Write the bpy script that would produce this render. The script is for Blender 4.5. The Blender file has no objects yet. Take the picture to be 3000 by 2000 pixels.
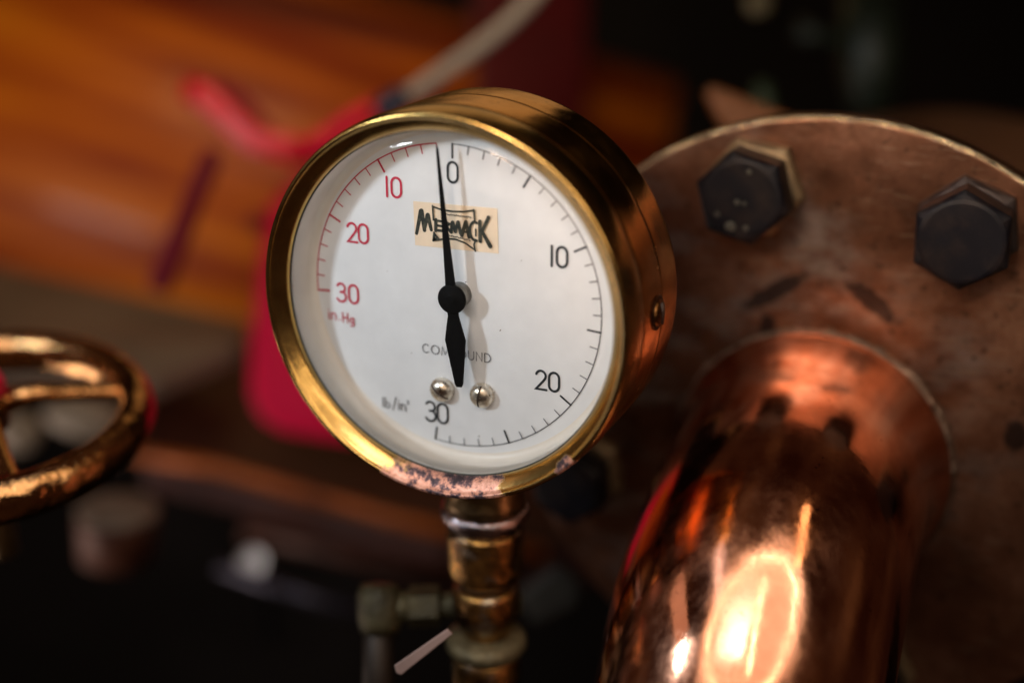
import bpy, bmesh, math, random
from mathutils import Vector, Matrix, noise
random.seed(7)
S = 0.04                      # one dial-scale radius is 40 mm
C = bpy.context.scene.collection
R = math.radians
PI = math.pi

def G(x, y, z):               # gauge frame (x right, y up, z out of the dial) -> world metres
    return Vector((x * S, -z * S, y * S))

# ------------------------------------------------------------------ camera
CAM = (3.35839914, 2.50462561, 6.92303269)
AX = (0.917529653, -0.000281248, -0.397667268)
AY = (-0.13549924, 0.93993799, -0.31329944)
AZ = (0.37387069, 0.34134514, 0.86238287)
FPX = 3733.17
cx, cy, cz = [Vector((a[0], -a[2], a[1])).normalized() for a in (AX, AY, AZ)]
cam_loc = G(*CAM)

def P(u, v, depth):           # point seen at (u,v) of the 2352 px wide picture, `depth` metres off
    u *= 1.27551; v *= 1.27551
    return cam_loc + depth * ((u - 1500) / FPX * cx - (v - 1000) / FPX * cy - cz)

def px(depth):                # metres per displayed pixel at that depth
    return 1.27551 / FPX * depth

# ------------------------------------------------------------------ objects
def link(o, parent=None):
    C.objects.link(o)
    if parent is not None: o.parent = parent
    return o

def mesh(name, verts, faces, mat, parent=None, smooth=True):
    me = bpy.data.meshes.new(name)
    me.from_pydata([tuple(v) for v in verts], [], faces)
    bm = bmesh.new(); bm.from_mesh(me)
    bmesh.ops.recalc_face_normals(bm, faces=bm.faces)
    bm.to_mesh(me); bm.free()
    me.validate()
    for p in me.polygons: p.use_smooth = smooth
    me.materials.append(mat)
    return link(bpy.data.objects.new(name, me), parent)

def join(parts):              # [(verts, faces), ...] -> one vertex and face list
    V, F = [], []
    for v, f in parts:
        n = len(V); V += list(v); F += [tuple(i + n for i in q) for q in f]
    return V, F

def tag(o, label, cat=None, group=None, kind=None):
    if label: o['label'] = label
    if cat: o['category'] = cat
    if group: o['group'] = group
    if kind: o['kind'] = kind
    return o

def thing(name, label, cat, group=None):
    o = bpy.data.objects.new(name, None); o.empty_display_size = .01
    C.objects.link(o)
    return tag(o, label, cat, group)

def frame(d):                 # two axes square to d
    d = Vector(d).normalized()
    a = Vector((0, 0, 1)) if abs(d.z) < .9 else Vector((1, 0, 0))
    u = d.cross(a).normalized()
    return u, d.cross(u).normalized(), d

def revolve(profile, origin, axis, n=96, closed=True, jit=0):
    u, w, d = frame(axis); o = Vector(origin)
    V = []
    for r, h in profile:
        for i in range(n):
            t = 2 * PI * i / n
            q = o + (u * math.cos(t) + w * math.sin(t)) * r + d * h
            if jit: q += noise.noise_vector(q * 60) * jit
            V.append(q)
    F = []
    for k in range(len(profile) - 1):
        for i in range(n):
            j = (i + 1) % n
            F.append((k * n + i, k * n + j, (k + 1) * n + j, (k + 1) * n + i))
    if closed:
        F.append(tuple(range(n))[::-1])
        F.append(tuple((len(profile) - 1) * n + i for i in range(n)))
    return V, F

def hard(profile, e):         # doubles the corners of a profile so smooth shading keeps them crisp
    out = [profile[0]]
    for a, b, c in zip(profile, profile[1:], profile[2:]):
        la = math.hypot(a[0]-b[0], a[1]-b[1]); lc = math.hypot(c[0]-b[0], c[1]-b[1])
        if la > 3*e: out.append((b[0]+(a[0]-b[0])*e/la, b[1]+(a[1]-b[1])*e/la))
        else: out.append(b)
        if lc > 3*e: out.append((b[0]+(c[0]-b[0])*e/lc, b[1]+(c[1]-b[1])*e/lc))
    out.append(profile[-1])
    return out

def tube(path, radii, n=32, cap=True, squash=None, jit=0, jf=40):
    pts = [Vector(p) for p in path]
    if not hasattr(radii, '__len__'): radii = [radii] * len(pts)
    V = []; up = None
    for k, p in enumerate(pts):
        d = (pts[min(k+1, len(pts)-1)] - pts[max(k-1, 0)]).normalized()
        if up is None: up = frame(d)[0]
        up = (up - d * up.dot(d)).normalized(); w = d.cross(up)
        for i in range(n):
            t = 2 * PI * i / n
            q = p + (up * math.cos(t) + w * math.sin(t)) * radii[k]
            if jit: q += noise.noise_vector(q * jf) * jit
            V.append(q)
    F = []
    for k in range(len(pts) - 1):
        for i in range(n):
            j = (i + 1) % n
            F.append((k*n+i, k*n+j, (k+1)*n+j, (k+1)*n+i))
    if cap:
        F.append(tuple(range(n))[::-1]); F.append(tuple((len(pts)-1)*n+i for i in range(n)))
    return V, F

def torus(center, axis, R0, r0, ry=None, n=128, m=24):
    prof = []
    ry = ry or r0
    for k in range(m + 1):
        a = 2 * PI * k / m
        prof.append((R0 + r0 * math.cos(a), ry * math.sin(a)))
    return revolve(prof, center, axis, n, closed=False)

def slab(corners, thick, nrm):  # polygon of points extruded along nrm
    a = [Vector(c) for c in corners]; b = [c + nrm * thick for c in a]; n = len(a)
    F = [tuple(range(n)), tuple(range(2*n-1, n-1, -1))]
    for i in range(n):
        j = (i+1) % n; F.append((i, j, n+j, n+i))
    return a + b, F

def bevel(o, w, seg=3):
    m = o.modifiers.new('bevel', 'BEVEL'); m.width = w; m.segments = seg; m.limit_method = 'ANGLE'; m.angle_limit = R(35)
    return o

# ------------------------------------------------------------------ materials
class M:
    def __init__(s, name):
        s.m = bpy.data.materials.new(name); s.m.use_nodes = True
        s.t = s.m.node_tree; s.b = s.t.nodes['Principled BSDF']; s.tc = s.t.nodes.new('ShaderNodeTexCoord').outputs['Object']
    def n(s, kind, **kw):
        x = s.t.nodes.new(kind)
        for k, v in kw.items():
            if isinstance(v, bpy.types.NodeSocket): s.t.links.new(v, x.inputs[k])
            elif k in x.inputs: x.inputs[k].default_value = v
            else: setattr(x, k, v)
        return x
    def map(s, scale=(1,1,1), rot=(0,0,0), loc=(0,0,0), vec=None):
        return s.n('ShaderNodeMapping', Vector=vec or s.tc, Scale=scale, Rotation=rot, Location=loc).outputs[0]
    def noise(s, scale, detail=4, rough=.55, vec=None, dist=0):
        return s.n('ShaderNodeTexNoise', Vector=vec or s.tc, Scale=scale, Detail=detail, Roughness=rough, Distortion=dist).outputs[0]
    def ramp(s, fac, stops):
        r = s.n('ShaderNodeValToRGB', Fac=fac); e = r.color_ramp.elements
        while len(e) < len(stops): e.new(.5)
        for k, (p, c) in enumerate(stops):
            e[k].position = p
            e[k].color = (c, c, c, 1) if isinstance(c, (int, float)) else (*c, 1)
        return r.outputs[0]
    def mix(s, fac, a, b):
        x = s.t.nodes.new('ShaderNodeMix'); x.data_type = 'RGBA'
        for sock, v in ((x.inputs[0], fac), (x.inputs[6], a), (x.inputs[7], b)):
            if isinstance(v, bpy.types.NodeSocket): s.t.links.new(v, sock)
            else: sock.default_value = v if isinstance(v, (int, float)) else (*v, 1)
        return x.outputs[2]
    def math(s, op, a, b=0., c=0., clamp=False):
        x = s.t.nodes.new('ShaderNodeMath'); x.operation = op; x.use_clamp = clamp
        for i, v in enumerate((a, b, c)):
            if isinstance(v, bpy.types.NodeSocket): s.t.links.new(v, x.inputs[i])
            else: x.inputs[i].default_value = v
        return x.outputs[0]
    def set(s, **kw):
        for k, v in kw.items():
            k = k.replace('_', ' ')
            if isinstance(v, bpy.types.NodeSocket): s.t.links.new(v, s.b.inputs[k])
            else: s.b.inputs[k].default_value = v if isinstance(v, (int, float)) else (*v, 1)
        return s
    def bump(s, h, strength=.3, dist=.0005, normal=None):
        b = s.n('ShaderNodeBump', Height=h, Strength=strength, Distance=dist)
        if normal: s.t.links.new(normal, b.inputs['Normal'])
        s.t.links.new(b.outputs[0], s.b.inputs['Normal']); return b.outputs[0]
    def blob(s, loc, size, rot=(0, 0, 0), wob=.35, wscale=220):   # 1 inside an ellipsoid, ragged edge
        v = s.n('ShaderNodeVectorMath', operation='SUBTRACT'); s.t.links.new(s.tc, v.inputs[0]); v.inputs[1].default_value = loc
        r = s.n('ShaderNodeVectorRotate', rotation_type='EULER_XYZ', invert=True); s.t.links.new(v.outputs[0], r.inputs['Vector']); r.inputs['Rotation'].default_value = rot
        q = s.n('ShaderNodeVectorMath', operation='DIVIDE'); s.t.links.new(r.outputs[0], q.inputs[0]); q.inputs[1].default_value = size
        l = s.n('ShaderNodeVectorMath', operation='LENGTH'); s.t.links.new(q.outputs[0], l.inputs[0])
        w = s.math('MULTIPLY_ADD', s.noise(wscale, 3), wob * 2, -wob)
        return s.math('SUBTRACT', 1.35, s.math('ADD', l.outputs['Value'], w), clamp=True)

def simple(name, col, rough=.5, metal=0., var=.25, scale=60, bump=.1, coat=0., bd=.0004):
    m = M(name)
    dark = tuple(c * (1 - var) for c in col); lite = tuple(min(1, c * (1 + var)) for c in col)
    n1 = m.noise(scale, 5)
    m.set(Base_Color=m.mix(m.ramp(n1, [(.3, 0.), (.7, 1.)]), dark, lite), Metallic=metal,
          Roughness=m.math('MULTIPLY_ADD', m.noise(scale*2.3, 4), rough*.7, rough*.65, clamp=True))
    if coat: m.set(Coat_Weight=coat, Coat_Roughness=.12)
    if bump: m.bump(m.noise(scale*4, 5), bump, bd)
    return m.m

# polished brass of the gauge case: faint tarnish, wavy reflections, hairline scratches
def brass_mat():
    m = M('polished_brass')
    n1 = m.ramp(m.noise(38, 6, .6), [(.35, 0.), (.72, 1.)])
    col = m.mix(n1, (.86, .44, .10), (.44, .20, .04))
    spots = m.ramp(m.noise(420, 3, .6), [(.64, 0.), (.72, 1.)])
    col = m.mix(m.math('MULTIPLY', spots, .5), col, (.16, .08, .03))
    m.set(Base_Color=col, Metallic=1.)
    m.set(Roughness=m.math('MULTIPLY_ADD', m.ramp(m.noise(70, 6, .7), [(.3, 0.), (.75, 1.)]), .18, .11))
    big = m.bump(m.noise(22, 3), .42, .0034)
    scr = m.noise(60, 5, .7, vec=m.map((1, 14, 1), (.3, .2, .5)))
    m.bump(scr, .10, .0003, big)
    return m
def bezel_mat():
    m = M('worn_brass_bezel')
    n1 = m.ramp(m.noise(60, 6, .6), [(.35, 0.), (.72, 1.)])
    col = m.mix(n1, (.60, .37, .12), (.30, .19, .055))
    # bare copper-pink and black corroded patch along the bottom of the ring, a few small ones beside it
    wear = m.math('MAXIMUM', m.blob(G(-.10, -1.21, .3), (.0115, .02, .006), wob=.9, wscale=330), m.blob(G(.22, -1.2, .3), (.009, .02, .006), wob=1.1, wscale=420))
    wear = m.math('MULTIPLY', wear, 2.6, clamp=True)
    dots = m.math('MULTIPLY', m.blob(G(.86, -.86, .32), (.0026, .003, .0018), (0, -.7, 0), wob=.6, wscale=700), 5, clamp=True)
    w = m.math('MAXIMUM', wear, dots)
    pinks = m.ramp(m.noise(210, 6, .75), [(.40, (.03, .02, .025)), (.47, (.12, .07, .075)), (.53, (.60, .28, .19)), (.68, (.86, .50, .38))])
    col = m.mix(w, col, pinks)
    m.set(Base_Color=col, Metallic=m.math('MULTIPLY_ADD', w, -.45, 1.))
    m.set(Roughness=m.math('MULTIPLY_ADD', w, .26, m.math('MULTIPLY_ADD', m.noise(90, 6, .7), .20, .11), clamp=True))
    big = m.bump(m.noise(42, 3), .3, .0012)
    m.bump(m.math('ADD', m.noise(500, 4, .7), m.math('MULTIPLY', w, m.noise(900, 4))), .12, .0003, big)
    return m.m
BRASS_M = brass_mat(); BRASS = BRASS_M.m
BEZEL = bezel_mat()

def stem_mat():
    m = M('pitted_bronze')
    n1 = m.ramp(m.noise(110, 7, .7), [(.34, 0.), (.58, 1.)])
    col = m.mix(n1, (.66, .36, .10), (.07, .033, .014))
    grey = m.ramp(m.noise(150, 4, .6, vec=m.map(loc=(3, 1, 2))), [(.56, 0.), (.66, 1.)])
    col = m.mix(grey, col, (.42, .36, .27))
    m.set(Base_Color=col, Metallic=.95)
    m.set(Roughness=m.math('MULTIPLY_ADD', m.noise(200, 6, .7), .34, .04))
    m.bump(m.noise(240, 6, .7), .55, .0011)
    return m.m
STEM = stem_mat()

def dial_mat():
    m = M('dial_enamel')
    m.set(Base_Color=m.mix(m.ramp(m.noise(130, 6), [(.3, 0.), (.7, 1.)]), (.74, .75, .76), (.80, .81, .82)), Roughness=.42)
    m.bump(m.noise(900, 5, .7), .16, .0002)
    return m.m
DIAL = dial_mat()
WALLM = simple('ring_cream_paint', (.78, .72, .64), .38, 0, .05, 120, .15)
def ink(name, a, b):
    m = M(name)
    m.set(Base_Color=m.mix(m.ramp(m.noise(900, 3), [(.45, 0.), (.75, 1.)]), a, b), Roughness=.5)
    return m.m
BLACKINK = ink('black_ink', (.012, .016, .02), (.05, .06, .065))
GREYINK = ink('thin_black_ink', (.05, .055, .07), (.16, .17, .18))
REDINK = ink('red_ink', (.52, .014, .05), (.60, .06, .10))
REDTHIN = ink('thin_red_ink', (.48, .015, .05), (.58, .06, .10))
LOGOINK = ink('sticker_ink', (.018, .022, .016), (.09, .085, .06))
PAPER = simple('cream_paper', (.84, .68, .50), .6, 0, .06, 200, .1)
NEEDLE = simple('black_lacquer', (.002, .002, .002), .7, 0, .4, 200, .08); NEEDLE.node_tree.nodes['Principled BSDF'].inputs['Specular IOR Level'].default_value = .12
SPECK = simple('rust_speck', (.08, .04, .02), .8)
NICKEL = M('nickel_screw')
NICKEL.set(Base_Color=NICKEL.mix(NICKEL.ramp(NICKEL.noise(420, 5), [(.4, 0.), (.65, 1.)]), (.80, .74, .64), (.40, .31, .22)), Metallic=1.,
           Roughness=NICKEL.math('MULTIPLY_ADD', NICKEL.noise(500, 5), .25, .16))
NICKEL.bump(NICKEL.noise(380, 4), .3, .0004); NICKEL = NICKEL.m

def glass_mat():
    m = M('gauge_glass'); t = m.t; t.nodes.remove(m.b)
    tr = t.nodes.new('ShaderNodeBsdfTransparent'); tr.inputs[0].default_value = (.985, .99, .985, 1)
    gl = t.nodes.new('ShaderNodeBsdfGlossy'); gl.inputs['Roughness'].default_value = .03
    fr = t.nodes.new('ShaderNodeFresnel'); fr.inputs[0].default_value = 1.30
    mx = t.nodes.new('ShaderNodeMixShader'); out = [x for x in t.nodes if x.type == 'OUTPUT_MATERIAL'][0]
    t.links.new(fr.outputs[0], mx.inputs[0]); t.links.new(tr.outputs[0], mx.inputs[1]); t.links.new(gl.outputs[0], mx.inputs[2])
    t.links.new(mx.outputs[0], out.inputs[0])
    return m.m
GLASS = glass_mat()

FC = (1.93, -1.47); FZ = -2.1; FR = 2.42     # flange centre, front face and radius
def flange_mat():
    m = M('patinated_copper_plate')
    a = m.ramp(m.noise(26, 7, .62), [(.36, (.085, .040, .023)), (.5, (.22, .103, .060)), (.64, (.38, .21, .135))])
    fine = m.ramp(m.noise(240, 6, .7), [(.3, .0), (.7, 1.)])
    col = m.mix(m.math('MULTIPLY', fine, .55), a, (.12, .05, .025))
    grey = m.ramp(m.noise(36, 6, .65, vec=m.map((1, 1, 2.2), (0, .5, 0), (4, 2, 1))), [(.46, 0.), (.66, .85)])
    low = m.blob(G(.9, -1.2, FZ), (.075, .05, .062), wob=.5, wscale=40)
    col = m.mix(m.math('MULTIPLY', m.math('MULTIPLY', low, 2.2, clamp=True), grey), col, (.30, .27, .25))
    scr = m.ramp(m.noise(70, 6, .7, vec=m.map((1, 1, 7), (0, .45, 0), (2, 0, 5))), [(.56, 0.), (.70, 1.)])
    col = m.mix(m.math('MULTIPLY', scr, .45), col, (.40, .30, .22))
    pits = m.ramp(m.noise(330, 4, .6), [(.60, 0.), (.68, 1.)])
    col = m.mix(m.math('MULTIPLY', pits, .6), col, (.04, .022, .014))
    marks = None
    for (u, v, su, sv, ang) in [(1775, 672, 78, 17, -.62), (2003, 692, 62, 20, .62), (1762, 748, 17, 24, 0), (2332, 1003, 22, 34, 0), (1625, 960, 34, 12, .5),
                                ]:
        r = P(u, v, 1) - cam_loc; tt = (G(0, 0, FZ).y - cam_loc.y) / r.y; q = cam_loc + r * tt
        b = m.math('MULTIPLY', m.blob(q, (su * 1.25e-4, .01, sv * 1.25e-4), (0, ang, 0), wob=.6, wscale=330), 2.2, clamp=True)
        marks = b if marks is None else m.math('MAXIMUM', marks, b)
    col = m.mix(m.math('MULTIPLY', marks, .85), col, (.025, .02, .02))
    m.set(Base_Color=col, Metallic=.92)
    m.set(Roughness=m.math('MULTIPLY_ADD', m.noise(90, 6, .7), .28, .22))
    m.bump(m.noise(160, 6, .7), .35, .0006)
    return m.m
FLANGE = flange_mat()
EDGE = simple('edge_painted_highlight', (.70, .48, .30), .20, 1, .7, 210, .9, bd=.0018)

def copper_mat():
    m = M('polished_copper')
    n1 = m.ramp(m.noise(30, 6, .6), [(.36, 0.), (.70, 1.)])
    col = m.mix(n1, (.86, .42, .26), (.60, .24, .13))
    spots = m.ramp(m.noise(520, 3, .6), [(.66, 0.), (.72, 1.)])
    col = m.mix(m.math('MULTIPLY', spots, .7), col, (.10, .035, .02))
    m.set(Base_Color=col, Metallic=1.)
    streak = m.noise(14, 6, .75, vec=m.map((6, 6, .55), (.25, 0, 0)))
    m.set(Roughness=m.math('MULTIPLY_ADD', m.ramp(streak, [(.35, 0.), (.7, 1.)]), .20, .06))
    big = m.bump(m.noise(15, 2), .38, .0024)
    mid = m.bump(m.noise(30, 3, vec=m.map((3, 3, .5), (.25, 0, 0))), .17, .0007, big)
    m.bump(m.noise(600, 4, .7), .06, .0002, mid)
    return m.m
COPPER = copper_mat()
SOLDER = simple('tinned_solder', (.15, .10, .07), .35, .8, .5, 170, .8, bd=.0012)
def bolt_mat():
    m = M('blackened_steel')
    n1 = m.ramp(m.noise(120, 6, .7), [(.45, 0.), (.68, 1.)])
    m.set(Base_Color=m.mix(n1, (.003, .003, .005), (.014, .010, .009)), Metallic=0., Specular_IOR_Level=.16,
          Roughness=m.math('MULTIPLY_ADD', m.noise(200, 5), .3, .30))
    m.bump(m.noise(150, 5, .7), .35, .0004)
    return m.m
STEEL = bolt_mat()
OLDBRASS = simple('dull_brass', (.33, .22, .10), .35, .9, .3, 150, .3)
GREENBR = simple('verdigris_brass', (.13, .105, .055), .5, .6, .5, 150, .6, bd=.001)

# ------------------------------------------------------------------ pressure gauge
gauge = thing('pressure_gauge', 'round brass compound pressure gauge with white dial and black needle', 'pressure gauge')
ZA = (0, -1, 0)               # world axis that points out of the dial
O = G(0, 0, 0)
def gs(prof): return [(r * S, h * S) for r, h in prof]

case = mesh('case', *revolve(gs(hard([(1.13, .085), (1.240, .085), (1.244, .05), (1.246, -.03), (1.250, -.25), (1.25, -.262), (1.244, -.268), (1.25, -.275),
                                     (1.251, -.56), (1.244, -.6), (1.20, -.63), (.9, -.66), (.01, -.67)], .006)), O, ZA, 256, closed=False), BRASS, gauge)
bz = [(1.112, .19), (1.112, .245), (1.118, .262)]
bz += [(1.124, .272), (1.150, .297), (1.180, .322), (1.200, .336)]     # inner cone
for k in range(0, 11):        # tight rolled crest
    a = R(-40) + k / 10 * R(130)
    bz.append((1.214 + .020 * math.sin(a), .328 + .020 * math.cos(a)))
bz += [(1.238, .30), (1.244, .26), (1.249, .18), (1.250, .10), (1.247, .086), (1.15, .086)]
bez = mesh('bezel', *revolve(gs(bz), O, ZA, 360, closed=False), BEZEL, gauge)
tag(bez, 'brass bezel ring with a pink and black corroded patch at the bottom')
# cream painted inner ring with rounded foot
ringp = [(1.113, .232), (1.111, .20), (1.105, .10)] + [(1.105 - .045 * math.sin(a), .052 - .045 * (1 - math.cos(a)) - .0) for a in [i / 8 * PI / 2 for i in range(1, 9)]][::1]
ringp = [(1.113, .232), (1.111, .20), (1.106, .05)] + [(1.106 - .05 * (1 - math.cos(i / 8 * PI / 2)), .05 - .05 * math.sin(i / 8 * PI / 2)) for i in range(1, 9)]
mesh('inner_ring', *revolve(gs(ringp), O, ZA, 200, closed=False), WALLM, gauge)
dial = mesh('dial', *revolve(gs([(1.09, -.03), (1.09, .0), (0.001, .0)]), O, ZA, 160, closed=True), DIAL, gauge)
for p in dial.data.polygons: p.use_smooth = False
mesh('glass', *revolve(gs([(1.111, .205), (1.111, .225), (1.0, .225), (.5, .226), (.001, .2265)]), O, ZA, 128, closed=False), GLASS, gauge)
mesh('gasket', *torus(G(0, 0, .232), ZA, 1.112 * S, .006 * S, .010 * S, 256, 10), simple('black_gasket', (.02, .022, .015), .6), gauge)

# flat printed strokes on the dial
class Ink:
    def __init__(s, z=.004): s.V = []; s.F = []; s.z = z
    def stroke(s, pts, w, w2=None):
        s.z += .00035
        n = len(pts); base = len(s.V); closed = n > 3 and math.dist(pts[0], pts[-1]) < 1e-6
        if closed: pts = pts[:-1]; n -= 1
        for i, p in enumerate(pts):
            a = pts[(i-1) % n] if closed else pts[max(i-1, 0)]
            b = pts[(i+1) % n] if closed else pts[min(i+1, n-1)]
            d1 = (p[0]-a[0], p[1]-a[1]); d2 = (b[0]-p[0], b[1]-p[1])
            l1 = math.hypot(*d1) or 1; l2 = math.hypot(*d2) or 1
            if math.hypot(*d1) < 1e-9: d1, l1 = d2, l2
            if math.hypot(*d2) < 1e-9: d2, l2 = d1, l1
            t = (d1[0]/l1 + d2[0]/l2, d1[1]/l1 + d2[1]/l2); lt = math.hypot(*t) or 1
            nx, ny = -t[1]/lt, t[0]/lt
            cosh = max(.5, (nx * -d1[1] + ny * d1[0]) / l1)
            ww = (w if w2 is None else w + (w2 - w) * i / max(1, n-1)) / 2 / cosh
            s.V += [G(p[0]+nx*ww, p[1]+ny*ww, s.z), G(p[0]-nx*ww, p[1]-ny*ww, s.z)]
        for i in range(n if closed else n-1):
            j = (i+1) % n
            s.F.append((base+2*i, base+2*i+1, base+2*j+1, base+2*j))
        if not closed:        # round ends
            for e, o in ((0, 1), (n-1, n-2)):
                dx, dy = pts[e][0]-pts[o][0], pts[e][1]-pts[o][1]; l = math.hypot(dx, dy) or 1
                a0 = math.atan2(dy, dx); ww = (w if (w2 is None or e == 0) else w2) / 2; b = len(s.V)
                for k in range(9):
                    a = a0 - PI/2 + PI * k / 8
                    s.V.append(G(pts[e][0] + math.cos(a)*ww, pts[e][1] + math.sin(a)*ww, s.z))
                s.F.append(tuple(range(b, b+9)))
    def build(s, name, mat, parent): return mesh(name, s.V, s.F, mat, parent, smooth=False)

def arc(cx_, cy_, rx, ry, a0, a1, n=14):
    return [(cx_ + rx*math.cos(R(a0+(a1-a0)*i/n)), cy_ + ry*math.sin(R(a0+(a1-a0)*i/n))) for i in range(n+1)]
GL = {   # glyph strokes in a box of height 1; second item is the advance
 '0': ([arc(.29, .70, .27, .30, 0, 180) + arc(.29, .30, .27, .30, 180, 360) + [(.56, .70)]], .58),
 '1': ([[(.02, .78), (.18, 1.0), (.18, 0)]], .22),
 'I': ([[(.03, 1.0), (.03, 0)]], .06),
 '2': ([arc(.28, .73, .26, .27, 165, -30, 14) + [(.40, .45), (.02, 0), (.58, 0)]], .60),
 '3': ([arc(.26, .75, .24, .25, 150, -60, 12) + [(.22, .53)], [(.22, .53)] + arc(.26, .28, .28, .28, 75, -150, 16)], .58),
 'C': ([arc(.42, .5, .42, .5, 45, 315, 20)], .80), 'O': ([arc(.48, .5, .48, .5, 0, 360, 28)], .98),
 'M': ([[(0, 0), (.10, 1), (.45, .12), (.80, 1), (.90, 0)]], .92), 'P': ([[(0, 0), (0, 1)] + arc(.26, .75, .24, .25, 90, -90, 10) + [(0, .5)]], .52),
 'U': ([[(0, 1), (0, .32)] + arc(.33, .32, .33, .32, 180, 360, 12) + [(.66, 1)]], .68), 'N': ([[(0, 0), (0, 1), (.68, 0), (.68, 1)]], .70),
 'D': ([[(.0, 0), (0, 1)] + arc(.20, .5, .50, .5, 90, -90, 14) + [(0, 0)]], .72),
 'l': ([[(0, 1), (0, 0)]], .06), 'b': ([[(0, 1), (0, 0)], arc(.24, .27, .24, .27, 0, 360, 16)], .52),
 '/': ([[(0, -.12), (.34, 1.1)]], .36), 'i': ([[(0, .55), (0, 0)], [(0, .78), (0, .80)]], .05),
 'n': ([[(0, .55), (0, 0)], [(0, .33)] + arc(.2, .33, .2, .22, 150, 0, 8) + [(.4, 0)]], .44),
 'H': ([[(0, 0), (0, 1)], [(.56, 0), (.56, 1)], [(0, .5), (.56, .5)]], .60),
 'g': ([arc(.2, .3, .2, .26, 0, 360, 14), [(.4, .56), (.4, -.12)] + arc(.2, -.12, .2, .18, 0, -150, 8)], .44), '.': ([[(0, .0), (.0, .03)]], .06),
}
def text(inkset, s, x, y, h, w, gap=.2, sx=1., shear=0.):
    for ch in s:
        if ch == ' ': x += .3*h*sx; continue
        st, adv = GL[ch]
        for p in st: inkset.stroke([(x + (q[0] + shear*q[1])*h*sx, y + q[1]*h) for q in p], w)
        x += (adv + gap) * h * sx
    return x

SC = (-.0495, -.0133); TH0, K = R(.65), R(6.262)
def sp(i, r, off=0): a = TH0 + i*K; return (SC[0] + r*math.sin(a) + off, SC[1] + r*math.cos(a))
RO = 1.0
red = Ink(.0030); thin = Ink(.0035); blk = Ink(.0030); gry = Ink(.0035)
red.stroke([sp(i / 4, RO) for i in range(-60, -3)], .0075)
for i in range(1, 16):
    if i % 5 == 0: red.stroke([sp(-i, RO), sp(-i, RO - .085)], .013)
    else: thin.stroke([sp(-i, RO), sp(-i, RO - .056)], .0075)
gry.stroke([sp(i / 4, RO) for i in range(0, 121)], .0065)
for i in range(31):
    if i % 5 == 0: blk.stroke([sp(i, RO), sp(i, RO - .085)], .013)
    else: gry.stroke([sp(i, RO), sp(i, RO - .052)], .0065)
red.build('vacuum_scale', REDINK, dial); thin.build('vacuum_scale_minor', REDTHIN, dial)
blk.build('pressure_scale', BLACKINK, dial); gry.build('pressure_scale_minor', GREYINK, dial)
nr = Ink(.0042)
W = .0155; H = .125
text(nr, 'I', -.505, .617, H, W, sx=1); text(nr, '0', -.470, .617, H, W); nr.build('vacuum_numeral', REDINK, dial); nr = Ink(.0042)
text(nr, '2', -.805, .290, H, W); text(nr, '0', -.722, .290, H, W); nr.build('vacuum_numeral', REDINK, dial); nr = Ink(.0042)
text(nr, '3', -.905, -.130, H, W); text(nr, '0', -.815, -.130, H, W); nr.build('vacuum_numeral', REDINK, dial)
nb = Ink(.0042)
W = .016
text(nb, '0', -.074, .748, .126, W); nb.build('pressure_numeral', BLACKINK, dial); nb = Ink(.0042)
text(nb, 'I', .618, .292, H, W); text(nb, '0', .652, .292, H, W); nb.build('pressure_numeral', BLACKINK, dial); nb = Ink(.0042)
text(nb, '2', .522, -.526, H, W); text(nb, '0', .610, -.526, H, W); nb.build('pressure_numeral', BLACKINK, dial); nb = Ink(.0042)
text(nb, '3', -.266, -.880, .138, W); text(nb, '0', -.180, -.880, .138, W); nb.build('pressure_numeral', BLACKINK, dial)
t1 = Ink(.0042)
text(t1, 'in', -.975, -.264, .082, .0085, .20); text(t1, '.', -.895, -.262, .06, .0095); text(t1, 'Hg', -.868, -.272, .066, .0085, .26)
t1.build('vacuum_unit_lettering', REDTHIN, dial)
t2 = Ink(.0042)
text(t2, 'COMPOUND', -.276, -.399, .058, .0062, .30, 1.0)
t2.build('compound_lettering', GREYINK, dial)
t3 = Ink(.0042)
text(t3, 'lb', -.586, -.838, .070, .0075, .20); text(t3, '/', -.512, -.838, .078, .0075); text(t3, 'in', -.468, -.838, .082, .0080, .20)
text(t3, '2', -.402, -.785, .024, .006)
t3.build('pressure_unit_lettering', GREYINK, dial)
sk = Ink(.005)
for x, y, q in ((.276, -.174, 1), (.04, .116, .8), (.42, .30, .6), (-.36, -.42, .6), (.12, -.93, .9), (-.52, .12, .5)):
    sk = Ink(.005); sk.stroke([(x, y), (x+.006*q, y+.007*q)], .0055*q); sk.build('dirt_speck', SPECK, dial)
# cream sticker with the maker's lettering
stk = [(-.316, .603), (-.310, .319), (.268, .329), (.261, .613)]
st = mesh('sticker', *slab([G(x, y, .0015) for x, y in stk], .0035*S, Vector((0, -1, 0))), PAPER, dial, smooth=False)
lg = Ink(.0058)
T = .026
def ls(pts, w=T, w2=None): lg.stroke(pts, w, w2)
# M
ls([(-.297, .398), (-.263, .545)], .022, .030); ls([(-.258, .548), (-.240, .425)], .030, .026); ls([(-.240, .425), (-.218, .520)], .018, .028); ls([(-.214, .525), (-.192, .432)], .030, .022)
# E, R, M, A
ls([(-.158, .500), (-.160, .432)], .024); ls([(-.158, .496), (-.110, .494)], .016); ls([(-.158, .465), (-.120, .464)], .016); ls([(-.160, .434), (-.108, .434)], .018)
ls([(-.092, .436), (-.090, .498)], .022); ls([(-.090, .496), (-.062, .485), (-.088, .464)], .014); ls([(-.080, .462), (-.056, .434)], .018)
ls([(-.052, .432), (-.044, .496)], .022); ls([(-.040, .497), (-.022, .440)], .024); ls([(-.022, .440), (-.006, .500)], .020); ls([(-.002, .502), (.014, .432)], .024)
ls([(.022, .420), (.050, .510)], .024); ls([(.052, .510), (.072, .416)], .024); ls([(.034, .446), (.066, .444)], .013)
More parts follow.
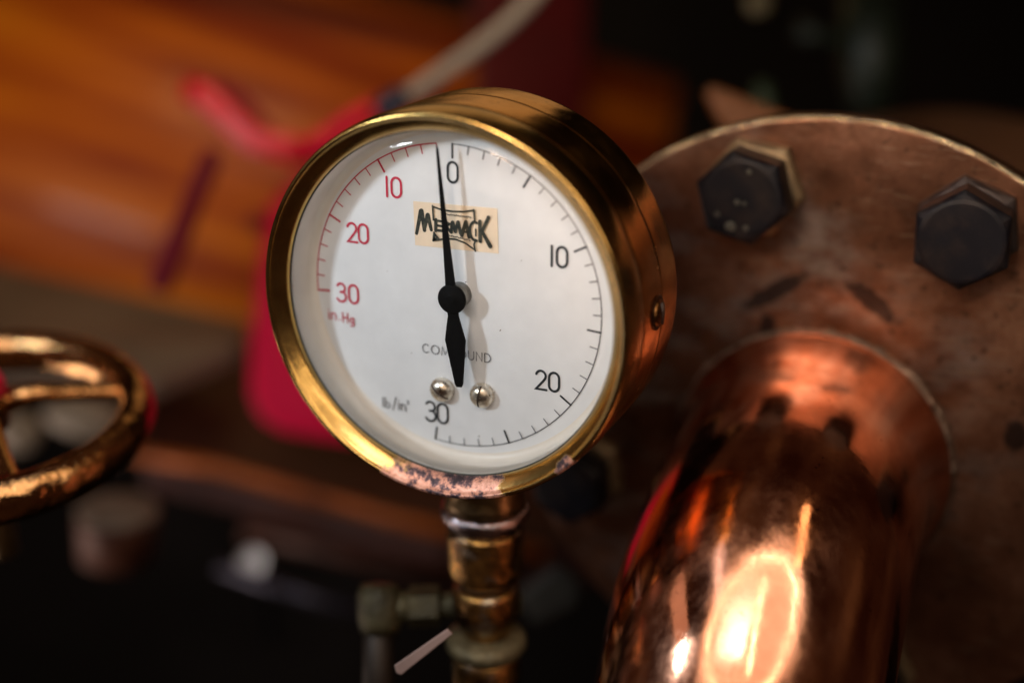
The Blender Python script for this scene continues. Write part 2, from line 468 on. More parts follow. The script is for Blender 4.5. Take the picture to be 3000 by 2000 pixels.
# C, K
ls([(.124, .512)] + arc(.112, .458, .034, .058, 85, 275, 12) + [(.124, .398)], .018); ls([(.118, .470), (.118, .428)], .010)
ls([(.147, .523), (.149, .398)], .024, .026); ls([(.160, .458), (.206, .554)], .020, .024); ls([(.162, .462), (.216, .374)], .022, .030)
# ribbon outline, with two wavy lines of tiny script
ls([(-.172, .500), (-.176, .590)], .012); ls([(-.176, .586), (-.120, .572), (-.04, .568), (.04, .574), (.108, .590)], .011); ls([(.108, .592), (.112, .530)], .012)
ls([(.118, .396), (.106, .372), (.116, .330)], .011); ls([(.112, .338), (.05, .374), (-.02, .392), (-.08, .390), (-.172, .368)], .011); ls([(-.176, .366), (-.168, .420)], .013)
ls([(-.168, .372), (-.166, .412), (-.140, .384), (-.168, .374)], .016)
for k in range(15):
    x = -.09 + k*.0125
    ls([(x, .545 + .002*(k % 2)), (x+.006, .549 - .003*(k % 3))], .0065)
for k in range(13):
    x = -.07 + k*.0125
    ls([(x, .414 - .0012*k + .002*(k % 2)), (x+.006, .410 - .0012*k + .004*(k % 3))], .0065)
lg.build('sticker_lettering', LOGOINK, st)

# needle: tapered front, round hub, spade tail
HZ = .115
hub = (0, .034)
def cut(outline, z0, th, dome=.0):
    n = len(outline)
    V = [G(x, y, z0) for x, y in outline] + [G(x, y, z0 + th) for x, y in outline]
    F = [tuple(range(n))[::-1], tuple(range(n, 2*n))] + [(i, (i+1) % n, n+(i+1) % n, n+i) for i in range(n)]
    return V, F
nd = []
a_t = math.atan2(1.006-.034, -.084); tx, ty = math.cos(a_t), math.sin(a_t)
def off(t, w): return (hub[0] + tx*t - ty*w, hub[1] + ty*t + tx*w)
front = [off(.05, .036), off(.14, .031), off(.55, .0155), off(.94, .0065), off(.972, .001), off(.94, -.0065), off(.55, -.0155), off(.14, -.031), off(.05, -.036)]
needle = mesh('needle', *cut(front, HZ, .012), NEEDLE, gauge, smooth=False)
a2 = math.atan2(-.549-.034, .042); bx, by = math.cos(a2), math.sin(a2)
def off2(t, w): return (hub[0] + bx*t - by*w, hub[1] + by*t + bx*w)
tail = [off2(.05, .040), off2(.11, .036), off2(.18, .052), off2(.27, .071), off2(.38, .055), off2(.565, .028), off2(.585, .018), off2(.585, -.018), off2(.565, -.028), off2(.38, -.055), off2(.27, -.071), off2(.18, -.052), off2(.11, -.036), off2(.05, -.040)]
mesh('needle_tail', *cut(tail[::-1], HZ - .0005, .012), NEEDLE, needle, smooth=False)
mesh('needle_hub', *revolve(gs(hard([(.094, HZ - .005), (.096, HZ + .014), (.088, HZ + .02), (.03, HZ + .0225), (.026, HZ + .027), (.001, HZ + .028)], .003)), G(*hub, 0), ZA, 64), NEEDLE, needle)
mesh('spindle', *revolve(gs([(.080, .0), (.080, HZ - .006), (.072, HZ - .005)]), G(*hub, 0), ZA, 48), simple('spindle_steel', (.22, .21, .19), .35, .9, .4, 200, .2), gauge)

# dial screws: slotted domed heads
def screw(x, y, slot):
    prof = [(.082 * math.cos(a), .028 + .058 * math.sin(a)) for a in [i / 12 * PI / 2 for i in range(13)]]
    prof[-1] = (.0005, prof[-1][1])
    V, F = revolve(gs([(.080, 0.002), (.084, .02)] + prof), G(x, y, 0), ZA, 64)
    o = mesh('dial_screw', V, F, NICKEL, dial)
    # slot drawn as a dark bar on the head, its shade put into the colour
    d = (math.cos(slot), math.sin(slot)); n_ = (-d[1], d[0]); pts = []
    path = []
    for k in range(-9, 10):
        t = k / 9 * .074
        h = .028 + .058 * math.sqrt(max(0, 1 - (t / .082) ** 2)) + .0006
        path.append((x + d[0]*t, y + d[1]*t, h))
    V = []; F = []
    for (a, b, h) in path:
        V += [G(a + n_[0]*.0075, b + n_[1]*.0075, h - .004), G(a + n_[0]*.0065, b + n_[1]*.0065, h), G(a - n_[0]*.0065, b - n_[1]*.0065, h), G(a - n_[0]*.0075, b - n_[1]*.0075, h - .004)]
    for i in range(len(path) - 1): F += [(4*i+k, 4*i+k+1, 4*i+k+5, 4*i+k+4) for k in range(3)]
    mesh('slot', V, F, simple('slot_painted_shade', (.05, .03, .02), .5, .3), o)
screw(-.132, -.634, -.62); screw(.155, -.626, 1.45)

# case side screw (right-hand side of the case)
ang = R(1)
dirx = Vector((math.cos(ang), 0, math.sin(ang)))
so = O + dirx * 1.249 * S + Vector((0, .17*S, 0))
sc_ = mesh('case_screw', *revolve([(.085*S, -.01*S), (.088*S, .008*S), (.074*S, .024*S), (.0004, .032*S)], so, dirx, 40), simple('tarnished_screw', (.20, .09, .03), .3, 1, .6, 260, .5), gauge)
mesh('screw_recess', *torus(so, dirx, .098*S, .013*S, .007*S, 48, 10), simple('dark_recess', (.05, .02, .008), .4, .8), sc_)
mesh('slot', *tube([so + dirx*.026*S + Vector((0, -.01*S, .070*S)), so + dirx*.034*S, so + dirx*.026*S + Vector((0, .01*S, -.070*S))], .013*S, 8), simple('slot_dark', (.03, .015, .01), .6), sc_)  # dark bar laid on the head as its slot
# socket boss under the case
SY = -.349
boss = [(.17, -1.15), (.235, -1.22), (.245, -1.30), (.250, -1.40), (.275, -1.55), (.290, -1.60)]
mesh('socket_boss', *revolve(gs([(r, -y) for r, y in boss]), G(0, 0, SY), (0, 0, -1), 64), simple('dark_bronze', (.16, .10, .045), .35, .9, .5, 140, .4), gauge)

# ------------------------------------------------------------------ brass stem below the gauge
stem = thing('pipe_fitting', 'upright brass pipe union with collar and nut holding up the gauge', 'pipe fitting')
def rs(name, prof, mat, parent=stem, j=.004*S, e=.012):
    return mesh(name, *revolve(gs([(r, -y) for r, y in hard(prof, e)]), G(0, 0, SY), (0, 0, -1), 96, jit=j*.35), mat, parent)
rs('collar', [(.24, -1.60), (.305, -1.612), (.318, -1.66), (.300, -1.71), (.270, -1.76), (.20, -1.765)], simple('steel_collar', (.42, .36, .38), .24, 1, .5, 160, .5, bd=.001))
rs('union_nut', [(.20, -1.765), (.272, -1.768), (.276, -1.80), (.274, -2.10), (.262, -2.15), (.235, -2.175), (.20, -2.18)], STEM)
rs('neck', [(.18, -2.18), (.205, -2.19), (.205, -2.235), (.19, -2.24)], simple('neck_bronze', (.10, .06, .03), .5, .8))
rs('valve_body', [(.19, -2.24), (.232, -2.25), (.246, -2.30), (.246, -2.42), (.225, -2.52), (.19, -2.60), (.175, -2.64)], STEM)
rs('lock_ring', [(.175, -2.64), (.235, -2.655), (.285, -2.68), (.298, -2.72), (.292, -2.765), (.25, -2.80), (.20, -2.805)], GREENBR)
rs('lower_pipe', [(.20, -2.80), (.245, -2.82), (.25, -3.0), (.24, -3.2), (.25, -4.2)], STEM)

# ------------------------------------------------------------------ flanged copper pipe
pipe = thing('flanged_copper_pipe', 'large bolted copper flange with polished copper bend reflecting a lamp', 'copper pipe')
fo = G(FC[0], FC[1], FZ)
fl = mesh('flange', *revolve(gs([(.3, -.22), (FR - .02, -.22), (FR, -.20), (FR, -.03), (FR - .004, -.018)]) + gs([(FR - .030, .0), (FR - .036, .0), (1.6, .0), (.3, .0)]), fo, ZA, 300), FLANGE, pipe)
for p in fl.data.polygons:
    if len(p.vertices) > 4: p.use_smooth = False
# bright arris, the highlight of the lit edge put into its colour
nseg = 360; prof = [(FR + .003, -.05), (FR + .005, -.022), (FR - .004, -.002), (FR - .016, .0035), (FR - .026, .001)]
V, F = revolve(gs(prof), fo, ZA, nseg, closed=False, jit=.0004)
F = [f for f in F if V[f[0]].z > fo.z + .05 * S]        # painted highlight kept to the upper edge
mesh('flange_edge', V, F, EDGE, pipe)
# pipe bend: leaves the flange square, turns down
RT = .94
bend = 1.75; z0 = FZ + .55
path = [(FC[0], FC[1] - .2, FZ + .02 + .53 * i / 8) for i in range(9)]
for i in range(1, 25):
    a = i / 24 * PI / 2
    path.append((FC[0] - .0 * a, FC[1] - .2 - bend * (1 - math.cos(a)), z0 + bend * math.sin(a)))
for i in range(1, 8): path.append((FC[0], FC[1] - .2 - bend - i * .5, z0 + bend))
rad = []
for k in range(len(path)):
    rad.append((RT + (.125 * (1 - k / 8) ** 2.2 if k < 8 else 0)) * S)
V, F = tube([G(*p) for p in path], rad, 128, jit=.0006, jf=22)
cp = mesh('copper_bend', V, F, COPPER, pipe)
ss = cp.modifiers.new('s', 'SUBSURF'); ss.levels = ss.render_levels = 1
# lumpy solder fillet round the foot
sv, sf = torus(G(FC[0], FC[1] - .2, FZ + .015), ZA, 1.03 * S, .03 * S, .03 * S, 200, 12)
sv = [v + noise.noise_vector(v * 300) * .0009 for v in sv]
mesh('solder_fillet', sv, sf, SOLDER, pipe)

def hexloop(r, z, rot, n=24, rnd=0.):
    out = []
    for i in range(n):
        a = 2 * PI * i / n
        k = math.cos(PI/6) / math.cos(((a + PI/6) % (PI/3)) - PI/6)
        rr = r * ((1-rnd) * k + rnd * .87)
        out.append((rr * math.cos(a + rot), rr * math.sin(a + rot), z))
    return out
def hexsolid(x, y, z, r, h, rot, cham=.045, inset=.87):
    rows = [hexloop(r*.985, 0, rot), hexloop(r, .012, rot), hexloop(r, h - cham, rot), hexloop(r*.975, h - cham*.55, rot, rnd=.45), hexloop(r*.95, h - .006, rot, rnd=.97), hexloop(r * inset * .985, h, rot, rnd=1.), hexloop(r*.3, h + .002, rot, rnd=1.)]
    V = [G(x+a, y+b, z+c) for row in rows for a, b, c in row]; n = 24; F = []
    for k in range(len(rows)-1):
        for i in range(n):
            j = (i+1) % n; F.append((k*n+i, k*n+j, (k+1)*n+j, (k+1)*n+i))
    F.append(tuple(range(n))[::-1]); F.append(tuple((len(rows)-1)*n+i for i in range(n)))
    return V, F
rots = {62: .05, 107: .28, 197: .15}
for k, a in enumerate([62, 107, 152, 199, 242, 287, 17]):
    rr = 1.95
    x, y = FC[0] + rr*math.cos(R(a)), FC[1] + rr*math.sin(R(a))
    rot = rots.get(a, random.random())
    b = mesh('bolt', *hexsolid(x, y, FZ + .13, .345 if a != 199 else .33, .27, rot), STEEL, pipe, smooth=False)
    if a == 107: tag(b, 'black hex bolt head with pale scratches on its lower face')
    bevel(b, .0004, 2)
    w = mesh('washer', *hexsolid(x + .012, y + .02, FZ + .003, .375 if a != 62 else .36, .125, rot + .12), simple('bolt_washer_brass', (.17, .12, .065) if a != 62 else (.035, .026, .024), .5, .6, .4, 150, .3), b, smooth=False)
    bevel(w, .0004, 2)
    if a == 107:
        sm = []
        for (dx, dy, r0) in ((-.02, -.02, .022), (.03, -.025, .016), (-.06, -.20, .040), (.05, -.20, .02), (-.16, -.12, .02), (.05, .2, .02)):
            sm.append(revolve(gs([(r0, 0), (r0*.7, .008), (.001, .010)]), G(x+dx, y+dy, FZ + .13 + .2715), ZA, 12))
        mesh('paint_fleck', *join(sm), simple('pale_paint_fleck', (.03, .03, .022), .7), b)

# ------------------------------------------------------------------ side fitting and wire left of the stem
tee = thing('tee_fitting', 'small green tarnished brass tee with horizontal branch beside the upright pipe', 'pipe tee')
dT = .375
def cyl(a, b, r, mat, name, parent, n=40, jit=.0): return mesh(name, *tube([a, a.lerp(b, .01), a.lerp(b, .5), b.lerp(a, .01), b], [r*.9, r, r, r, r*.9], n, jit=jit), mat, parent)
TEE = simple('tarnished_tee_brass', (.05, .042, .02), .45, .6, .6, 150, .8, bd=.001)
tb = mesh('tee_body', *revolve([(.3*52*px(dT), -60*px(dT)), (46*px(dT), -56*px(dT)), (54*px(dT), -30*px(dT)), (54*px(dT), 25*px(dT)), (44*px(dT), 52*px(dT)), (20*px(dT), 58*px(dT))], P(872, 1393, dT), cy, 48, jit=.0008), TEE, tee)
cyl(P(905, 1392, dT), P(945, 1392, dT), 36*px(dT), TEE, 'branch_neck', tee)
mesh('branch_nut', *tube([P(938, 1392, dT), P(942, 1392, dT), P(1008, 1390, dT), P(1012, 1390, dT)], [40*px(dT), 48*px(dT), 48*px(dT), 40*px(dT)], 6), TEE, tee, smooth=False)
cyl(P(1005, 1390, dT), P(1200, 1380, dT), 30*px(dT), TEE, 'branch_pipe', tee)
cyl(P(870, 1440, dT), P(868, 1700, dT), 36*px(dT), simple('dark_pipe', (.018, .012, .008), .5, .6), 'lower_pipe', tee)
dW = .335
wire = mesh('split_pin', *slab([P(905, 1528, dW), P(1028, 1443, dW), P(1040, 1455, dW), P(921, 1550, dW), P(910, 1545, dW)], .0012, -cz), simple('greyish_pink_metal', (.24, .17, .155), .45, .3, .2), None, smooth=False)
tag(wire, 'short thin greyish pink metal strip slanting beside the brass pipe', 'metal strip'); bevel(wire, .0003)

# ------------------------------------------------------------------ brass hand wheel
wheel = thing('handwheel', 'polished brass handwheel with red hub nut and curved spokes', 'handwheel')
dH = .385
wc = P(-42, 968, dH); k = px(dH)
wn = (cy * .89 + cz * .465 + cx * .04).normalized()          # wheel axis
HB = simple('handwheel_brass', (.74, .40, .17), .16, 1, .35, 30, .35, bd=.0045)
mesh('rim', *torus(wc, wn, 344*k, 41*k, 54*k, 160, 28), HB, wheel)
hubp = wc + wn * 50*k
hb = mesh('hub', *revolve([(20*k, -70*k), (62*k, -60*k), (66*k, 0), (58*k, 24*k), (.1*k, 28*k)], hubp, wn, 48), HB, wheel)
hu, hw, _ = frame(wn)
mesh('hub_nut', *tube([hubp + wn*22*k, hubp + wn*26*k, hubp + wn*64*k, hubp + wn*70*k], [62*k, 66*k, 66*k, 50*k], 6), simple('red_hub_paint', (.50, .004, .035), .35, 0, .2), hb, smooth=False)
sx_ = (cx - wn * cx.dot(wn)).normalized(); sy_ = wn.cross(sx_)
for i in range(4):
    a = R(31 + 90*i); d = sx_*math.cos(a) + sy_*math.sin(a)
    pts = [hubp + d*40*k - wn*10*k, hubp + d*120*k - wn*4*k, hubp + d*210*k - wn*26*k, wc + d*290*k + wn*4*k, wc + d*345*k]
    mesh('spoke', *tube(pts, [34*k, 27*k, 24*k, 26*k, 32*k], 20), HB, wheel)
cyl(hubp - wn*60*k, hubp - wn*420*k, 34*k, OLDBRASS, 'valve_spindle', wheel)

# ------------------------------------------------------------------ background, far out of focus
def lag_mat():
    m = M('lagging_painted_reflections')
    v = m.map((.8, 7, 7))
    reflection_bands = m.noise(3.2, 3, .5, vec=v)
    col = m.ramp(reflection_bands, [(.34, (.09, .008, .003)), (.47, (.24, .030, .002)), (.56, (.46, .105, .002)), (.70, (.66, .21, .003))])  # reflections on the barrel put into the colour as bands
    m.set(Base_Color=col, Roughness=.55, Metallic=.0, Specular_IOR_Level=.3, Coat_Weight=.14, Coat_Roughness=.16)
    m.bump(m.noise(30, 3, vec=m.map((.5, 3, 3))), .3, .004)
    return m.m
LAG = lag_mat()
drum = thing('boiler_barrel', 'large orange varnished wood-lagged boiler barrel with painted reflection bands behind the red lever', 'boiler')
dB = .86
# the barrel axis runs down to the right; local x of the mesh lies along it
p0, p1 = P(-700, 50, dB + .20), P(1420, 640, dB + .20)
ax = (p1 - p0).normalized(); Ln = (p1 - p0).length
mx = Matrix(); mid = (p0 + p1) / 2
yv = (cy - ax * cy.dot(ax)).normalized(); zv = ax.cross(yv)
rotm = Matrix((ax, yv, zv)).transposed().to_4x4(); rotm.translation = mid
RB = 465 * px(dB + .2)
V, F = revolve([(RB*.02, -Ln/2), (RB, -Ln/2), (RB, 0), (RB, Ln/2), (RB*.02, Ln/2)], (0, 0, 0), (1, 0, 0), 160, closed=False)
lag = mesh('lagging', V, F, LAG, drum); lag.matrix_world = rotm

def bg(name, label, cat, V, F, mat, smooth=True, bev=0, kind=None, group=None):
    o = mesh(name, V, F, mat, None, smooth); tag(o, label, cat, group, kind)
    if bev: bevel(o, bev)
    return o
def poly(pts, d, th): return slab([P(u, v, d) for u, v in pts], th, -cz)

# grey-brown running board under the barrel
bg('metal_ledge', 'grey brown flat metal ledge below the orange barrel', 'ledge',
   *slab([P(-200, 560, .72), P(575, 735, .72), P(560, 780, .66), P(350, 870, .62), P(-200, 800, .60)], .012, -cy), simple('dusty_grey_metal', (.17, .125, .095), .55, .3, .35, 14, .2), False, .003)
bg('brown_beam', 'dark red brown wooden beam with painted highlight along its lower edge', 'beam',
   *slab([P(330, 860, .70), P(560, 790, .78), P(1400, 1010, .78), P(1400, 1260, .66), P(1010, 1215, .64), P(330, 1035, .64)], .02, -cy), simple('dark_mahogany', (.055, .014, .009), .45, 0, .5, 16, .2), False, .004)
bg('brown_rail', 'orange brown rail edge with painted highlight running down to the right', 'rail',
   *tube([P(300, 1040, .635), P(500, 1075, .635), P(720, 1138, .635), P(900, 1190, .635), P(1250, 1270, .635)], [17*px(.635)]*5, 16), simple('rail_painted_highlight', (.40, .10, .014), .4, .3, .5, 30, .2))  # highlight along the edge put into a lighter orange colour
bg('lower_rod', 'dim dark brown rod passing behind the brass pipe', 'rod',
   *tube([P(560, 1215, .70), P(900, 1290, .70), P(1100, 1345, .70)], 26*px(.7), 16), simple('dim_brown', (.07, .022, .012), .5, .2))
bg('steel_rod', 'dark blue grey steel rod sloping down to the tee fitting', 'rod',
   *tube([P(500, 1300, .62), P(700, 1368, .62), P(840, 1408, .62)], 16*px(.62), 16), simple('blued_steel', (.07, .07, .10), .35, .7, .3))
# bright ball end on a stalk
knob = thing('polished_stud', 'small shiny white metal stud end below the red post', 'stud')
kp = P(578, 1290, .66)
Ldir = Vector((-.57, -.73, .375)).normalized()
hv = ((cam_loc - kp).normalized() + (Ldir * .36 - kp).normalized()).normalized()
kb = px(.66)
mesh('polished_end', *revolve([(20*kb, -60*kb), (26*kb, -14*kb), (30*kb, -5*kb), (30*kb, -1*kb), (27*kb, 0), (14*kb, .6*kb), (.1*kb, .8*kb)], kp, hv, 40), simple('bright_white_metal', (.93, .95, 1.), .38, 1., .03, bump=0), knob)
cyl(kp - hv*56*kb, kp - hv*60*kb - cy*.05 - cz*.04, 12*kb, STEEL, 'stalk', knob)
# block below the handwheel
blk_ = thing('pipe_stub', 'dull beige and brown pipe stub under the handwheel', 'pipe stub')
bo = P(270, 1200, .56); bdir = (cy * .93 + cz * .30 + cx*.10).normalized(); kk = px(.56)
mesh('stub_wall', *revolve([(70*kk, -90*kk), (86*kk, -86*kk), (92*kk, 0), (92*kk, 26*kk), (88*kk, 30*kk)], bo, bdir, 48), simple('dull_brown_pipe', (.09, .028, .013), .55, .2, .3), blk_)
mesh('stub_top', *revolve([(90*kk, 26*kk), (92*kk, 34*kk), (80*kk, 37*kk), (.5*kk, 37*kk)], bo, bdir, 48), simple('beige_top', (.27, .21, .16), .5, .2, .2), blk_)
# pale valve bodies seen through the wheel
for (u, v, w, h, lab) in ((195, 950, 92, 44, 'larger pale beige rounded cap seen through the handwheel'), (45, 985, 48, 44, 'smaller pale beige rounded cap seen through the handwheel')):
    q = P(u, v + 8, .60); kk = px(.60)
    prof = [(.001, -h*kk)] + [(w*kk*math.cos(a)**.8, h*kk*math.sin(a)) for a in [R(x) for x in range(-70, 71, 14)]] + [(.001, h*kk)]
    bg('pale_cap', lab, 'cap', *revolve(prof, q, (cy*.96 + cx*.25 + cz*.1).normalized(), 40), simple('pale_beige_paint', (.36, .30, .23), .5, 0, .15), group='pale caps behind the handwheel')

# red parts
REDP = M('crimson_paint'); REDP.set(Base_Color=REDP.mix(REDP.ramp(REDP.noise(20, 4), [(.3, 0.), (.7, 1.)]), (.66, .000, .048), (.74, .000, .060)), Roughness=.6, Specular_IOR_Level=.2); REDP = REDP.m
DRED = simple('maroon_paint', (.18, .000, .012), .8, 0, .2, 20, .1)
dR = .62; kr = px(dR)
post = thing('red_lever', 'crimson painted forked lever standing behind the gauge', 'lever')
o = mesh('post', *slab([P(u, v, dR) for u, v in [(612, 470), (600, 520), (585, 640), (573, 760), (568, 900), (590, 965), (650, 995), (760, 1012), (900, 1030), (960, 900), (960, 430), (760, 370), (680, 400)]], .03, -cz), REDP, post, smooth=False); bevel(o, .006, 4)
mesh('fork_arm', *tube([P(428, 206, dR-.01), P(470, 222, dR-.01), P(520, 270, dR-.01), P(575, 322, dR-.01), P(640, 338, dR-.01), P(700, 350, dR-.01)], [27*kr, 32*kr, 28*kr, 30*kr, 30*kr, 34*kr], 24), simple('rose_red_paint', (.74, .004, .032), .35, 0, .15, 30, .1, coat=.5), post)
mesh('fork_arm', *tube([P(700, 350, dR-.005), P(750, 325, dR), P(810, 280, dR), P(880, 240, dR+.01)], [30*kr, 25*kr, 23*kr, 20*kr], 24), REDP, post)
mesh('rear_arm', *tube([P(500, 200, dR+.02), P(560, 250, dR+.02), P(625, 318, dR+.02)], [20*kr, 22*kr, 18*kr], 20), DRED, post)
mesh('pivot_bolt', *revolve([(20*kr, 0), (24*kr, .004), (14*kr, .008), (.001, .0085)], P(595, 510, dR - .0), cz, 24), DRED, post)
bg('maroon_rod', 'dark maroon rod with knobbed end in front of the orange barrel', 'rod',
   *tube([P(492, 345, .56), P(480, 375, .56), P(440, 470, .56), P(405, 560, .56), P(372, 640, .56), P(362, 668, .56)], [16*px(.56), 25*px(.56), 24*px(.56), 27*px(.56), 30*px(.56), 22*px(.56)], 24), DRED)
bg('red_partition', 'tall deep red painted partition at the dark end of the barrel', 'panel',
   *slab([P(1085, -300, .84), P(1350, -300, .88), P(1350, 700, .88), P(1085, 700, .84)], .02, -cz), simple('deep_red_panel', (.075, .002, .004), .5, 0, .3, 10, .1), False, .004)
# cord
cord = thing('cord', 'grey braided cord rising to the right behind the gauge', 'cord')
dC = .56; kc = px(dC)
cpts = [(900, 240), (935, 222), (1000, 178), (1070, 130), (1130, 85), (1180, 42), (1230, -10), (1300, -100)]
def cord_mat():
    m = M('grey_braid')
    w = m.n('ShaderNodeTexWave', Vector=m.map(rot=(.4, .9, .2)), Scale=160., Distortion=1.5).outputs[0]
    m.set(Base_Color=m.mix(w, (.30, .24, .17), (.50, .43, .35)), Roughness=.7); m.bump(w, .5, .0006)
    return m.m
mesh('braid', *tube([P(u, v, dC) for u, v in cpts], 19*kc, 24), cord_mat(), cord)
mesh('ferrule', *tube([P(868, 262, dC), P(884, 250, dC), P(925, 226, dC), P(938, 218, dC)], [26*kc, 30*kc, 30*kc, 24*kc], 24), simple('blue_black_ferrule', (.035, .035, .06), .35, .4), cord)
# dim ring flange and pipe far behind the big flange
rf = thing('rear_flange', 'dim brown round flange rim rising behind the big copper flange', 'flange')
dF = .52; kf = px(dF)
fn = (-cx*.22 + cy*.55 + cz*.80).normalized()
mesh('flange_disc', *revolve([(60*kf, -14*kf), (560*kf, -14*kf), (590*kf, 0), (585*kf, 26*kf), (560*kf, 30*kf), (60*kf, 30*kf)], P(2150, 700, dF), fn, 96), simple('dim_brown_plate', (.10, .042, .016), .5, .3, .4, 20, .2), rf)
bg('brown_lug', 'orange brown curved lug peeping over the copper flange', 'lug',
   *slab([P(u, v, .47) for u, v in [(1618, 205), (1640, 192), (1700, 215), (1790, 252), (1880, 290), (1900, 330), (1700, 330), (1650, 270)]], .008, -cz), simple('amber_brown_paint', (.17, .05, .005), .45, .2, .2, 20, .1), False, .003)
gv = thing('green_valve', 'dim dark green valve body in the shadows above the flange', 'valve')
for nm, sh in zip(('valve_body', 'spout'), [revolve([(.001, -.03), (60*kf, -.028), (90*kf, 0), (80*kf, .03), (.001, .034)], P(2000, 130, .62), cy, 32),
          tube([P(1830, 70, .62), P(1880, 82, .62), P(1980, 110, .62)], [34*kf, 22*kf, 24*kf], 20)]):
    mesh(nm, *sh, simple('dark_green_paint', (.007, .013, .006), .5, .1, .5, 20, .2), gv)
bg('green_peg', 'small dim green peg behind the orange brown lug', 'peg',
   *tube([P(1750, 190, .60), P(1752, 225, .60), P(1765, 290, .60)], [16*kf, 26*kf, 24*kf], 20), simple('green_peg_paint', (.035, .055, .025), .5, .1, .5, 20, .2))
bg('beige_knob', 'small dim beige knob at the top edge of the dark background', 'knob',
   *revolve([(.001, -30*kf), (26*kf, -22*kf), (34*kf, 0), (26*kf, 22*kf), (.001, 30*kf)], P(1742, 8, .6), cy, 24), simple('dim_beige', (.20, .16, .08), .5))
# dark nut and pieces between the stem and the pipe
bg('grey_bracket', 'dim grey green bracket low behind the brass pipe', 'bracket',
   *slab([P(u, v, .50) for u, v in [(1185, 1360), (1280, 1290), (1340, 1330), (1330, 1400), (1230, 1440)]], .01, -cz), simple('dim_grey_green', (.03, .03, .024), .5, .3, .4, 60, .2), False, .003)
# setting: black workshop wall and floor far behind
wallm = simple('near_black_wall', (.002, .0015, .0015), .7, 0, .6, 2.5, .1)  # near-black colour holds the deep shade of the background
w = mesh('wall', [P(-3500, -3500, 1.7), P(6000, -3500, 1.7), P(6000, 2200, 1.7), P(-3500, 2200, 1.7)], [(0, 1, 2, 3)], wallm, None, False); tag(w, None, kind='structure')
fv = [P(-3500, 2200, 1.7), P(6000, 2200, 1.7), P(6000, 5500, .55), P(-3500, 5500, .55)]
f_ = mesh('floor', fv, [(0, 1, 2, 3)], wallm, None, False); tag(f_, None, kind='structure')

# ------------------------------------------------------------------ lights
def area(name, loc, target, power, size, size_y=None, col=(1, 1, 1), shape='RECTANGLE', spread=None, along=None):
    l = bpy.data.lights.new(name, 'AREA'); l.energy = power; l.color = col; l.shape = shape; l.size = size
    l.size_y = size_y or size
    if spread: l.spread = R(spread)
    o = bpy.data.objects.new(name, l); C.objects.link(o)
    z = (Vector(loc) - Vector(target)).normalized()
    x = Vector(along) if along is not None else Vector((0, 0, 1)).cross(z)
    x = (x - z * x.dot(z)).normalized(); y = z.cross(x)
    m = Matrix((x, y, z)).transposed().to_4x4(); m.translation = Vector(loc); o.matrix_world = m
    return o
Ld = Vector((-.57, -.73, .375)).normalized()
area('window_lamp', Ld * .36, (0, 0, 0), .185, .034, .036, (.78, .89, 1.0), spread=100)
area('soft_fill', (.05, -.42, .42), (0, 0, 0), .066, .24, .20, (.96, .94, .97), spread=50)  # unseen soft fill, added to lighten the shadows on the dial
area('case_reflection_light', G(-7.4, 8.2, -17), G(0, 1, 0), .16, .40, .30, (1, .62, .26))  # unseen light, added so the case top mirrors a warm brown
bpy.context.view_layer.update()
dg = bpy.context.evaluated_depsgraph_get()
def mirror(u, v, dist):       # where a lamp has to hang to be seen in the shiny surface at that spot
    d = (P(u, v, 1) - cam_loc).normalized()
    o_, hit, nn = cam_loc, None, None
    ok, hit, nn, *_ = bpy.context.scene.ray_cast(dg, cam_loc, d)
    if nn.dot(d) > 0: nn = -nn
    return hit + (d - 2*d.dot(nn)*nn) * dist, hit
a_, b_ = mirror(1722, 1450, .30)
dn = (b_ - a_).normalized(); lx = (cx - dn*cx.dot(dn)).normalized(); ly = dn.cross(lx)
area('bench_lamp', a_, b_, .50, .46, .32, (1, .80, .64), 'ELLIPSE', along=lx)     # oval lamp mirrored in the copper ...
for k_ in range(10):                                                                # ... with lights added to draw its bright outline and core
    t_ = 2*PI*k_/10
    px_, py_ = .175*math.cos(t_), .125*math.sin(t_)
    tg = (-lx*.175*math.sin(t_) + ly*.125*math.cos(t_))
    area('hotspot_outline_light', a_ + dn*.012 + lx*px_ + ly*py_, b_ + lx*px_ + ly*py_, .022, .100, .010, (1, .84, .66), along=tg)
area('hotspot_core_light', a_ + dn*.012 + lx*.02, b_ + lx*.02, .05, .012, .16, (1, .84, .66), along=lx + ly*.12)
for (u_, v_, w_, h_, pw, col_) in ((1648, 1300, .016, .16, .035, (.95, .93, 1)), (1845, 1235, .030, .11, .030, (1, .62, .30)), (1560, 1400, .05, .13, .012, (1, .66, .5))):
    a_, b_ = mirror(u_, v_, .30); dn = (b_ - a_).normalized(); lx = (cx - dn*cx.dot(dn)).normalized()
    area('copper_streak_light', a_, b_, pw, w_, h_, col_, along=lx)  # added lights, placed to mirror as streaks in the copper
a_, b_ = mirror(330, 520, .55)
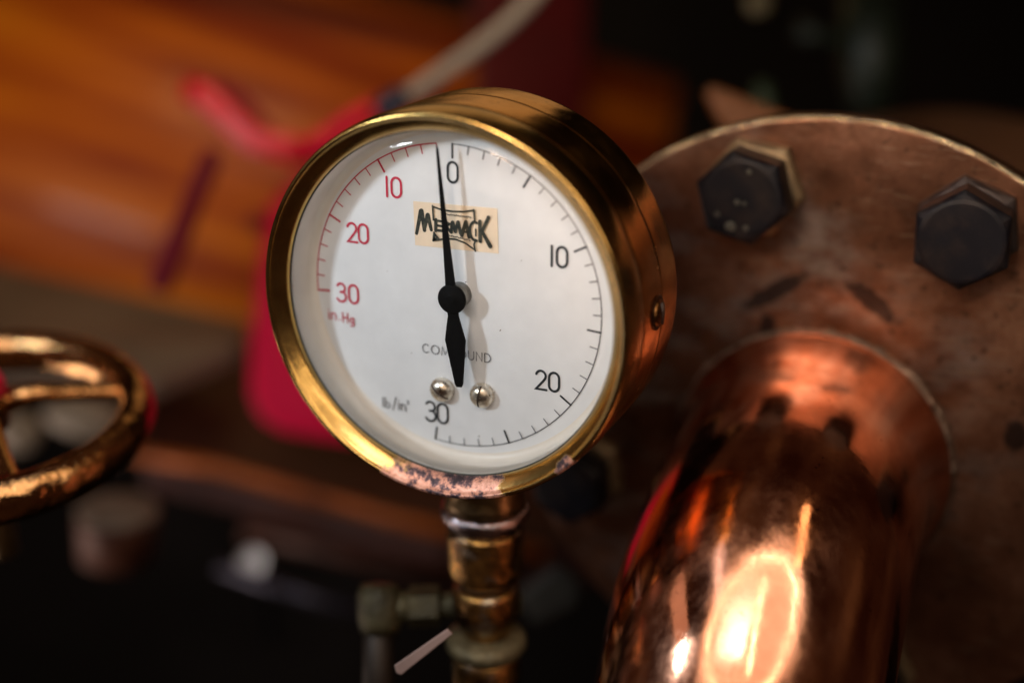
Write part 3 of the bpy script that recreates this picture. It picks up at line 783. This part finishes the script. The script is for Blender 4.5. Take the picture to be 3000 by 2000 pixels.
area('barrel_streak_light', a_, b_, 1.0, .26, .04, (1, .80, .70), along=ax)  # unseen light, placed so the barrel mirrors it as a streak
area('background_fill', P(500, -1100, .5), P(560, 300, 1.0), .42, .30, .20, (1, .72, .42), spread=120, along=ax)  # added fill that brightens the barrel and the red lever
area('collar_fill', G(.5, 5.2, 7.5), G(2.6, .2, -2.1), .034, .14, .09, (1, .70, .50), spread=17)  # added spot, lights the flange so the pipe collar mirrors it

world = bpy.data.worlds.new('World'); bpy.context.scene.world = world; world.use_nodes = True
wt = world.node_tree; bgN = wt.nodes['Background']
tc = wt.nodes.new('ShaderNodeTexCoord'); nz = wt.nodes.new('ShaderNodeTexNoise'); nz.inputs['Scale'].default_value = 2.2; nz.inputs['Detail'].default_value = 3
rp = wt.nodes.new('ShaderNodeValToRGB'); e = rp.color_ramp.elements
e[0].position = .42; e[0].color = (.038, .014, .008, 1); e[1].position = .75; e[1].color = (.24, .14, .07, 1)
e2 = e.new(.55); e2.color = (.075, .034, .018, 1)
wt.links.new(tc.outputs['Generated'], nz.inputs['Vector']); wt.links.new(nz.outputs[0], rp.inputs[0]); wt.links.new(rp.outputs[0], bgN.inputs[0])
bgN.inputs[1].default_value = .42

# ------------------------------------------------------------------ camera object and render settings
cam = bpy.data.cameras.new('camera'); co = bpy.data.objects.new('camera', cam); C.objects.link(co)
mw = Matrix((cx, cy, cz)).transposed().to_4x4(); mw.translation = cam_loc; co.matrix_world = mw
cam.sensor_width = 36; cam.lens = FPX / 3000 * 36; cam.clip_start = .01; cam.clip_end = 20
cam.dof.use_dof = True; cam.dof.focus_distance = .321; cam.dof.aperture_fstop = 2.9; cam.dof.aperture_blades = 0
sc = bpy.context.scene; sc.camera = co
sc.render.engine = 'CYCLES'
sc.view_settings.view_transform = 'Standard'; sc.view_settings.look = 'None'; sc.view_settings.exposure = 0; sc.view_settings.gamma = 1
sc.view_settings.use_curve_mapping = False
sc.cycles.use_denoising = True
sc.cycles.max_bounces = 8; sc.cycles.glossy_bounces = 5; sc.cycles.transparent_max_bounces = 8
sc.cycles.sample_clamp_indirect = 6
